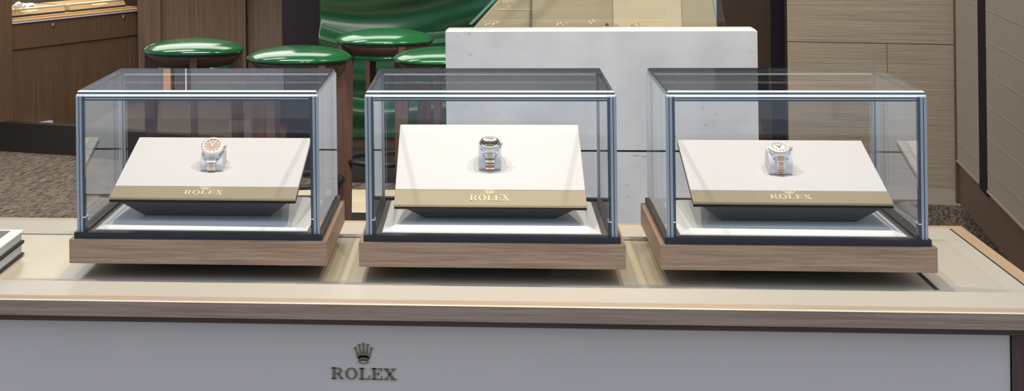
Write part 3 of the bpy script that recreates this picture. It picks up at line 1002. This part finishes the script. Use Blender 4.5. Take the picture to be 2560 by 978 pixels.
def make_case(i):
    x, y, r = CASES[i]
    t = thing('display_case', CASE_LABEL[i], 'display case', (x, y, 0), (0, 0, r), 'glass cases on the table')
    bm = NB(); box(bm, -W2, W2, 0, D, Z0 + 0.002, Z1, 0.0012, 2)
    link('wooden_base', bm, M['walnut'], t)
    bm = NB()
    hexa(bm, [(-W2 + .11, .11, 0.0), (W2 - .11, .11, 0), (W2 - .11, D - .11, 0), (-W2 + .11, D - .11, 0)],
         [(-W2 + .11, .11, Z0 - .004), (W2 - .11, .11, Z0 - .004), (W2 - .11, D - .11, Z0 - .004), (-W2 + .11, D - .11, Z0 - .004)])
    link('foot', bm, M['plinth'], t)
    bm = NB()
    hexa(bm, [(-W2 + .035, .03, Z0 - .004), (W2 - .035, .03, Z0 - .004), (W2 - .035, D - .03, Z0 - .004), (-W2 + .035, D - .03, Z0 - .004)],
         [(-W2 + .002, .002, Z0 + .002), (W2 - .002, .002, Z0 + .002), (W2 - .002, D - .002, Z0 + .002), (-W2 + .002, D - .002, Z0 + .002)])
    link('base_underside', bm, M['brown_frame'], t)
    bm = NB(); ring_frame(bm, W2 - 0.0069, 0.0069, D - 0.0069, 0.016, Z1, ZK)
    link('black_frame', bm, M['black'], t)
    bm = NB(); box(bm, -W2 + 0.022, W2 - 0.022, 0.022, D - 0.022, Z1, ZF)
    link('floor_tray', bm, M['tray'], t)
    gx, gy0, gy1 = W2 - GI, GI, D - GI
    zb, zt = ZK, ZG
    c = 0.0135                             # visible width of a corner
    bm = NB(); box(bm, -gx + c, gx - c, gy0, gy0 + GT, zb, zt - 0.0012)
    link('front_glass', bm, M['glass'], t)
    bm = NB(); box(bm, -gx + c, gx - c, gy1 - GT, gy1, zb, zt - 0.0012)
    link('rear_glass', bm, M['glass'], t)
    for s in (-1, 1):
        xx = sorted((s * gx, s * (gx - GT)))
        bm = NB(); box(bm, xx[0], xx[1], gy0 + GT + 0.001, gy1 - GT - 0.001, zb, zt - 0.0012)
        link('side_glass', bm, M['glass'], t)
    # four polished corners: bright outer arris, blue-grey body, dark inner line painted as its reflection
    for s in (-1, 1):
        for (ya, yb, fr) in ((gy0, gy0 + GT, 1), (gy1 - GT, gy1, 0)):
            bm = NB()
            f = lambda a, b: sorted((s * (gx - a), s * (gx - b)))
            segs = ((0.0, 0.0042, 0), (0.0042, 0.0056, 1), (0.0056, 0.0094, 0), (0.0094, 0.0135, 1)) if fr else ((0.0, 0.006, 0), (0.006, 0.008, 1), (0.008, 0.0105, 0))
            for a, b, mi in segs:
                q = f(a, b)
                box(bm, q[0], q[1], ya, yb, zb, zt - 0.0010, mi=mi)
            link('corner_edge', bm, [M['edge'], M['edge_dark']], t)
            if fr:
                q = f(0.0087, 0.0138)  # white strip and dark block added as a painted reflection inside the corner
                bm = NB(); box(bm, q[0], q[1], ya - 0.0004, yb + 0.012, 0.0905, 0.0925)
                link('bright_corner_reflection', bm, M['bevel'], t)
                bm = NB(); box(bm, q[0], q[1], yb + 0.0004, yb + 0.010, zb, 0.0900)
                link('dark_corner_reflection', bm, M['edge_dark'], t)
    # lid: clear slab with bright chamfers
    lx, ly0, ly1 = W2 - LI, LI, D - LI
    k = 0.0025
    bm = NB()
    hexa(bm, [(-lx + k, ly0 + k, ZG + .0002), (lx - k, ly0 + k, ZG + .0002), (lx - k, ly1 - k, ZG + .0002), (-lx + k, ly1 - k, ZG + .0002)],
         [(-lx + k, ly0 + k, ZL), (lx - k, ly0 + k, ZL), (lx - k, ly1 - k, ZL), (-lx + k, ly1 - k, ZL)])
    link('glass_lid', bm, M['lid'], t)
    bm = NB()

    def bandz(z0, z1, e0, e1, mi, sides=('f', 'b', 'l', 'r')):
        P0 = [(-lx + e0, ly0 + e0, z0), (lx - e0, ly0 + e0, z0), (lx - e0, ly1 - e0, z0), (-lx + e0, ly1 - e0, z0)]
        P1 = [(-lx + e1, ly0 + e1, z1), (lx - e1, ly0 + e1, z1), (lx - e1, ly1 - e1, z1), (-lx + e1, ly1 - e1, z1)]
        I0 = [(-lx + k + .0002, ly0 + k + .0002, z0), (lx - k - .0002, ly0 + k + .0002, z0), (lx - k - .0002, ly1 - k - .0002, z0), (-lx + k + .0002, ly1 - k - .0002, z0)]
        for n, sd in enumerate(('f', 'r', 'b', 'l')):
            if sd not in sides:
                continue
            a, b = n, (n + 1) % 4
            vs = [bm.verts.new(p) for p in (P0[a], P0[b], P1[b], P1[a])]
            fc = bm.faces.new(vs)
            fc.material_index = mi
    bandz(ZG + .0002, ZL - .0026, 0.0, 0.0, 1)
    bandz(ZL - .0026, ZL, 0.0, k, 0, 'f')
    bandz(ZL - .0026, ZL, 0.0, k, 2, ('r', 'b', 'l'))
    link('lid_edge', bm, [M['bevel'], M['lidface'], M['edge_dark']], t)
    # arrises under the lid, then strips painted as reflections inside the glass edge
    def ledge(name, y0, y1, z0, z1, m, x=None):
        """thin arris or painted reflection strip along x: front foot at (y0, z0), back crest at (y1, z1)"""
        x = x or gx - 0.0125
        b = NB()
        hexa(b, [(-x, y0, z0), (-x, y1, z1), (-x, y1, z0)], [(x, y0, z0), (x, y1, z1), (x, y1, z0)])
        link(name, b, m, t)
    ledge('pane_arris', gy0 - 0.0004, gy0 + 0.0020, ZG - 0.0020, ZG + 0.0016, M['bevel'], gx - 0.001)
    ledge('bright_edge_reflection', gy0 - 0.0004, gy0 + 0.0008, ZG - 0.0058, ZG - 0.0045, M['bevel'], gx - 0.0150)
    bm = NB(); box(bm, -gx + 0.0140, gx - 0.0140, gy0 - 0.0003, gy0 + GT, ZG - 0.0085, ZG - 0.0059)
    link('dark_edge_reflection', bm, M['edge_dark'], t)
    bm = NB(); box(bm, -gx + 0.0140, gx - 0.0140, gy0 - 0.0002, gy0 + GT, ZG - 0.0044, ZG - 0.0027)
    link('grey_edge_reflection', bm, M['lidface'], t)
    ledge('rear_edge_reflection', gy1 - GT - 0.0040, gy1 - GT - 0.0002, ZG - 0.0040, ZG - 0.0012, M['bevel'], gx - 0.012)
    for s in (-1, 1):
        bm = NB()
        hexa(bm, [(s * gx, gy0, ZG - 0.0012), (s * (gx - 0.0022), gy0, ZG + 0.0001), (s * (gx - 0.0022), gy0, ZG - 0.0012)],
             [(s * gx, gy1, ZG - 0.0012), (s * (gx - 0.0022), gy1, ZG + 0.0001), (s * (gx - 0.0022), gy1, ZG - 0.0012)])
        link('side_arris', bm, M['edge'], t)
    return t


for i in range(3):
    make_case(i)

# =================================================================== PADS, STANDS, WATCHES
BOARD = [(0.0594, 0.1151, 0.2392, -0.0009, -0.0098), (0.0679, 0.1062, 0.3755, -0.0012, 0.0019), (0.0644, 0.1136, 0.2382, 0.0037, -0.0063)]
HW, SL, BAND = 0.148, 0.2524, 0.0442
PADZ = ZF + 0.0115
WLAB = ['rose gold and steel watch facing forward in the left glass case',
        'two tone steel watch with a dark dial lying flat in the middle glass case',
        'two tone watch with pale silver dial and five row bracelet, right glass case']


def at_case(i, lx, ly, lz):
    x, y, r = CASES[i]
    return (x + math.cos(r) * lx - math.sin(r) * ly, y + math.sin(r) * lx + math.cos(r) * ly, lz)


def make_stand(i):
    yf, zf, a, dx, dr = BOARD[i]
    r = CASES[i][2] + dr
    # pad on the tray floor
    pl = ['white leather pad lying under the tilted stand of the left case', 'white leather pad lying under the steeply tilted stand of the middle case',
          'white leather pad lying under the tilted stand of the right case'][i]
    bm = NB()
    q = []
    for e, z in ((0.0006, 0.0002), (0.0, 0.0012), (0.0008, 0.0026), (0.0225, PADZ - ZF - 0.0008), (0.0250, PADZ - ZF)):
        q.append([bm.verts.new(p) for p in ((-0.167 + e, e, z), (0.167 - e, e, z), (0.167 - e, 0.272 - e, z), (-0.167 + e, 0.272 - e, z))])
    bm.faces.new(q[0][::-1]); bm.faces.new(q[-1])
    for a_, b_ in zip(q, q[1:]):
        for j in range(4):
            bm.faces.new((a_[j], a_[(j + 1) % 4], b_[(j + 1) % 4], b_[j]))
    o = link('leather_pad', bm, M['pad'], loc=at_case(i, 0, 0.0443, ZF), rot=(0, 0, CASES[i][2]), smooth=False)
    tag(o, pl, 'pad', 'leather pads in the cases')
    # the tilted stand; local frame: x right, y up the slope, z along the board's normal
    sl = ['ivory tilted watch stand with a gold band in the left glass case', 'ivory watch stand with a gold band, steepest tilted of the three',
          'ivory tilted watch stand with a gold band in the right glass case'][i]
    loc = Vector(at_case(i, dx, yf, zf))
    t = thing('watch_stand', sl, 'display stand', loc, (0, 0, r), 'tilted stands in the cases')
    rot = (a, 0, 0)
    bm = NB(); box(bm, -HW, HW, BAND, SL, -0.006, 0.0, 0.0014, 2)
    link('leather_top', bm, M['stand'], t, rot=rot)
    bm = NB(); box(bm, -HW, HW, 0.0, BAND - 0.0004, -0.0056, -0.0006, 0.0004, 1)
    link('metal_band', bm, M['band'], t, rot=rot)
    bm = NB(); box(bm, -HW - 0.0003, HW + 0.0003, -0.0012, 0.0, -0.0030, -0.0004)
    link('brass_lip', bm, M['brass'], t, rot=rot)
    bm = NB(); box(bm, -HW, HW, -0.0010, SL - 0.002, -0.0086, -0.0061)
    link('board_edge', bm, M['plinth'], t, rot=rot)
    # tapering underside down to the pad
    ca, sa = math.cos(a), math.sin(a)

    def bp(u, v, n):
        return (u, v * ca - n * sa, v * sa + n * ca)
    zb = PADZ - zf
    y0 = [0.1127 - yf, 0.1151 - yf, 0.1082 - yf][i]
    tw = 0.101
    bm = NB()
    hexa(bm, [(-tw, y0, zb), (tw, y0, zb), (tw, y0 + 0.11, zb), (-tw, y0 + 0.11, zb)],
         [bp(-HW + 0.012, 0.006, -0.0088), bp(HW - 0.012, 0.006, -0.0088), bp(HW - 0.012, SL - 0.02, -0.0088), bp(-HW + 0.012, SL - 0.02, -0.0088)])
    link('tapered_foot', bm, M['stand_dark'], t)
    # relief lettering lying on the band
    bm = word_mesh('ROLEX', 0.0625, 0.0170, 0.0008)
    bmesh.ops.rotate(bm, verts=bm.verts[:], cent=(0, 0, 0), matrix=Matrix.Rotation(-PI / 2, 3, 'X'))
    bmesh.ops.translate(bm, verts=bm.verts[:], vec=(0.0, 0.0112, -0.0004))
    link('lettering', bm, M['gold'], t, rot=rot)['label'] = 'raised pale gold capitals ROLEX on the band'
    bm = crown_mesh(0.0205, 0.0135, 0.0009)
    bmesh.ops.rotate(bm, verts=bm.verts[:], cent=(0, 0, 0), matrix=Matrix.Rotation(-PI / 2, 3, 'X'))
    bmesh.ops.translate(bm, verts=bm.verts[:], vec=(0.0, 0.0298, -0.0004))
    link('crown_emblem', bm, M['gold'], t, rot=rot)
    return loc, a, r


def cuff_profile(dt):
    """outline of the watch pillow in (slope, normal): front foot, crest, back foot"""
    if dt > 0.3:
        return [(0.000, 0.0003), (-0.0014, 0.005), (-0.0012, 0.0095), (0.0008, 0.0130), (0.0040, 0.0158), (0.0085, 0.0182), (0.0145, 0.0212),
                (0.022, 0.0255), (0.032, 0.0300), (0.039, 0.0305), (0.045, 0.0260), (0.048, 0.016), (0.048, 0.0003)]
    return [(0.000, 0.0003), (-0.0014, 0.006), (-0.0012, 0.012), (0.0008, 0.018), (0.0040, 0.0225), (0.0085, 0.0262), (0.0145, 0.0290), (0.022, 0.0300 + 0.012 * math.sin(dt)),
            (0.032, 0.0300 + 0.016 * math.sin(dt)), (0.041, 0.0255 + 0.010 * math.sin(dt)), (0.046, 0.016), (0.047, 0.0003)]


def make_watch(i, loc, a, r):
    dt = [0.44, 0.09, 0.13][i]                 # dial tilt towards the viewer, over the stand's own
    # frame of the stand surface
    B = Matrix.Translation(loc) @ Matrix.Rotation(r, 4, 'Z') @ Matrix.Rotation(a, 4, 'X')
    u0, v0 = [-0.0003, 0.0010, -0.0023][i], [0.1055, 0.1042, 0.1058][i]
    base = B @ Vector((u0, v0, 0))
    rot = (B.to_3x3()).to_euler()
    lab = ['lavender grey suede pillow holding the watch in the left case', 'lavender grey suede pillow holding the watch in the middle case',
           'lavender grey suede pillow holding the watch in the right case'][i]
    bm = NB()
    pr = cuff_profile(dt)
    hw = 0.0182
    fs = hexa(bm, [(-hw, p[0], p[1]) for p in pr], [(hw, p[0], p[1]) for p in pr])
    bmesh.ops.bevel(bm, geom=list({e for f in fs[:2] for e in f.edges}), offset=0.0018, segments=2, affect='EDGES', profile=0.5)
    o = link('watch_pillow', bm, M['cuff'], loc=base, rot=rot)
    for p in o.data.polygons:
        p.use_smooth = abs(p.normal.x) < 0.9 and p.normal.z > -0.5
    tag(o, lab, 'cushion', 'watch pillows in the cases')
    t = thing('wristwatch', WLAB[i], 'watch', base, rot, 'watches in the cases')
    # head frame
    hc = Vector((0, 0.0225, [0.0345, 0.0365, 0.0362][i]))
    Hm = Matrix.Translation(hc) @ Matrix.Rotation(dt, 4, 'X') @ Matrix.Rotation([0, 0, 0][i], 4, 'Z')
    R = [0.0190, 0.0168, 0.0168][i]

    def head(name, bm, m, smooth=True, parent=None):
        bmesh.ops.transform(bm, matrix=Hm, verts=bm.verts[:])
        return link(name, bm, m, parent or t, smooth=smooth)
    bm = NB()
    lathe(bm, [(R * 0.80, -0.0068), (R * 0.97, -0.0050), (R * 0.99, -0.0012), (R * 0.95, 0.0002), (R * 0.70, 0.0002)], 56)
    case = head('watch_case', bm, M['steel'])
    # lugs belong to the case
    bm = NB()
    for sx in (-1, 1):
        for sy in (-1, 1):
            x0, x1 = sorted((sx * 0.0085, sx * 0.0122))
            y0_, y1_ = sorted((sy * R * 0.62, sy * R * 1.04))
            yo = sy * R * 1.04
            hexa(bm, [(x0, sy * R * 0.62, -0.0050), (x1, sy * R * 0.62, -0.0050), (x1, yo, -0.0078), (x0, yo, -0.0078)],
                 [(x0, sy * R * 0.62, -0.0002), (x1, sy * R * 0.62, -0.0002), (x1, yo, -0.0052), (x0, yo, -0.0052)])
    head('lugs', bm, M['steel'], False, case)
    # bezel
    bm = NB()
    if i == 1:      # domed ring
        lathe(bm, [(R * 0.70, 0.0003), (R * 0.98, 0.0003), (R * 0.97, 0.0012), (R * 0.86, 0.0022), (R * 0.74, 0.0022), (R * 0.70, 0.0012)], 56)
    else:           # fluted / stone-set ring
        n = 72 if i == 2 else 44
        prof = [(0.72, 0.0003), (1.0, 0.0003), (0.985, 0.0011), (0.84, 0.0021), (0.75, 0.0021), (0.72, 0.0012)]
        rings = []
        for q in range(n):
            an = 2 * PI * q / n
            w_ = 1.0 if q % 2 else 0.975
            rings.append([bm.verts.new((R * pr_ * (w_ if j in (1, 2) else 1) * math.cos(an), R * pr_ * (w_ if j in (1, 2) else 1) * math.sin(an),
                                        z_ + (0.0003 if (q % 2 and j in (2, 3)) else 0))) for j, (pr_, z_) in enumerate(prof)])
        for q in range(n):
            A, Bq = rings[q], rings[(q + 1) % n]
            for j in range(6):
                bm.faces.new((A[j], Bq[j], Bq[(j + 1) % 6], A[(j + 1) % 6]))
    head('bezel', bm, [M['bezel'], M['steel'], M['silver']][i], i == 1)
    if i == 1:
        bm = NB()
        for q in range(24):
            an = 2 * PI * q / 24
            m4 = Matrix.Translation((R * 0.86 * math.cos(an), R * 0.86 * math.sin(an), 0.0021))
            bmesh.ops.create_icosphere(bm, subdivisions=1, radius=0.0007, matrix=m4)
        head('bezel_stones', bm, M['silver'], False)
    bm = NB(); lathe(bm, [(R * 0.715, 0.0004), (R * 0.715, 0.0008), (0, 0.0008)], 48)
    dial = head('dial', bm, [M['dial_choc'], M['dial_dark'], M['dial_silver']][i], False)
    bm = NB()
    for q in range(12):
        an = 2 * PI * q / 12
        wd = 0.0010 if q % 3 else 0.0013
        m4 = Matrix.Rotation(an, 4, 'Z')
        vs = [bm.verts.new(m4 @ Vector((x_, y_, z_))) for z_ in (0.0009, 0.0013) for x_, y_ in ((R * 0.52, -wd / 2), (R * 0.66, -wd / 2), (R * 0.66, wd / 2), (R * 0.52, wd / 2))]
        for f in ((0, 1, 2, 3), (4, 5, 6, 7), (0, 1, 5, 4), (1, 2, 6, 5), (2, 3, 7, 6), (3, 0, 4, 7)):
            bm.faces.new([vs[j] for j in f])
    head('hour_markers', bm, [M['ygold'], M['rose'], M['ygold']][i], False, dial)
    for nm, an, ln, wd in (('hour_hand', math.radians(122), 0.42, 0.0012), ('minute_hand', math.radians(62), 0.58, 0.0009)):
        bm = NB()
        m4 = Matrix.Rotation(an, 4, 'Z')
        vs = [bm.verts.new(m4 @ Vector((x_, y_, z_))) for z_ in (0.0015, 0.0018) for x_, y_ in ((-R * 0.1, -wd / 2), (R * ln, -wd / 4), (R * ln, wd / 4), (-R * 0.1, wd / 2))]
        for f in ((0, 1, 2, 3), (4, 5, 6, 7), (0, 1, 5, 4), (1, 2, 6, 5), (2, 3, 7, 6), (3, 0, 4, 7)):
            bm.faces.new([vs[j] for j in f])
        head(nm, bm, [M['ygold'], M['rose'], M['tandark']][i], False, dial)
    bm = NB()
    hexa(bm, [(-0.0100, -R * 0.80, -0.0056), (0.0100, -R * 0.80, -0.0056), (0.0086, -R * 1.02, -0.0072), (-0.0086, -R * 1.02, -0.0072)],
         [(-0.0100, -R * 0.80, -0.0012), (0.0100, -R * 0.80, -0.0012), (0.0086, -R * 1.02, -0.0040), (-0.0086, -R * 1.02, -0.0040)])
    head('end_link', bm, M['steel'], False, case)
    bm = NB()
    ax = Matrix.Translation((R * 0.97, 0, -0.0022)) @ Matrix.Rotation(PI / 2, 4, 'Y')
    lathe(bm, [(0.0, 0), (0.0016, 0.0), (0.0016, 0.0012), (0.0027, 0.0014), (0.0027, 0.0040), (0.0, 0.0040)], 18, ax=ax)
    head('winding_crown', bm, M['steel'] if i else M['ygold'], True)
    # bracelet: rows of links from the lower lugs down the front of the pillow
    st = Hm @ Vector((0, -R * 0.93, -0.0050))
    path = [Vector((0, st.y, st.z)), Vector((0, 0.0024, 0.0188)), Vector((0, -0.0026, 0.0135)), Vector((0, -0.0042, 0.0075)),
            Vector((0, -0.0030, 0.0010))] if i == 0 else [Vector((0, st.y, st.z)), Vector((0, 0.0040 if i else 0.0020, st.z - (0.0035 if i else 0.0022))),
            Vector((0, -0.0022, 0.0200)), Vector((0, -0.0036, 0.0100)), Vector((0, -0.0024, 0.0010))]
    pts = []
    for q in range(4):
        for s in range(12):
            f = s / 12
            p0_, p1_, p2_, p3_ = path[max(q - 1, 0)], path[q], path[q + 1], path[min(q + 2, 4)]
            pts.append(0.5 * ((2 * p1_) + (-p0_ + p2_) * f + (2 * p0_ - 5 * p1_ + 4 * p2_ - p3_) * f * f + (-p0_ + 3 * p1_ - 3 * p2_ + p3_) * f ** 3))
    pts.append(path[4])
    acc = [0.0]
    for p, q in zip(pts, pts[1:]):
        acc.append(acc[-1] + (q - p).length)

    def along(s):
        s = min(max(s, 0), acc[-1])
        for j in range(len(acc) - 1):
            if acc[j + 1] >= s:
                f = (s - acc[j]) / max(1e-9, acc[j + 1] - acc[j])
                return pts[j].lerp(pts[j + 1], f), (pts[j + 1] - pts[j]).normalized()
        return pts[-1], (pts[-1] - pts[-2]).normalized()
    pitch = 0.0052 if i < 2 else 0.0034
    n = int(acc[-1] / pitch)
    outer, centre = NB(), NB()

    def lnk(bm_, xa, xb, s0, s1, up, th=0.0018):
        (pa, ta), (pb, tb_) = along(s0), along(s1)
        na, nb = Vector((0, -ta.z, ta.y)) * -1, Vector((0, -tb_.z, tb_.y)) * -1
        if na.y > 0 and abs(na.y) > abs(na.z):
            na, nb = -na, -nb
        if na.z < 0 and abs(na.z) >= abs(na.y):
            na, nb = -na, -nb
        q = [pa + na * up, pb + nb * up]
        ins = [pa - na * th, pb - nb * th]
        mid = (q[0] + q[1]) * 0.5 + (na + nb) * 0.00035
        for X0, X1 in ((xa, xb),):
            A = [bm_.verts.new((x_, p.y, p.z)) for x_ in (X0, X1) for p in (q[0], mid, q[1], ins[1], ins[0])]
            bm_.faces.new(A[:5][::-1]); bm_.faces.new(A[5:])
            for j in range(5):
                bm_.faces.new((A[j], A[(j + 1) % 5], A[5 + (j + 1) % 5], A[5 + j]))
    for q in range(n + 1):
        s0 = q * acc[-1] / (n + 1)
        s1 = (q + 1) * acc[-1] / (n + 1) - 0.0004
        wq = 0.0078 + 0.0022 * max(0.0, 1 - q / (0.3 * n)) - 0.0010 * q / n
        if i < 2:
            lnk(outer, -wq, -wq * 0.42, s0, s1, 0.0)
            lnk(outer, wq * 0.42, wq, s0, s1, 0.0)
            off = pitch * 0.5
            lnk(centre, -wq * 0.40, wq * 0.40, s0 + 0.0002, s1 + 0.0002, 0.0003)
        else:
            lnk(outer, -wq, -wq * 0.50, s0, s1, 0.0)
            lnk(outer, wq * 0.50, wq, s0, s1, 0.0)
            h_ = pitch * 0.5
            for c_ in (-0.32, 0.0, 0.32):
                sh = h_ if c_ == 0 else 0.0
                if s1 + sh < acc[-1]:
                    lnk(centre, wq * (c_ - 0.15), wq * (c_ + 0.15), s0 + sh, s1 + sh, 0.0003)
    br = link('bracelet', outer, M['steel'], t)
    link('centre_links', centre, M['rose'], br)['label'] = 'rose gold centre links'


for i in range(3):
    make_watch(i, *make_stand(i))
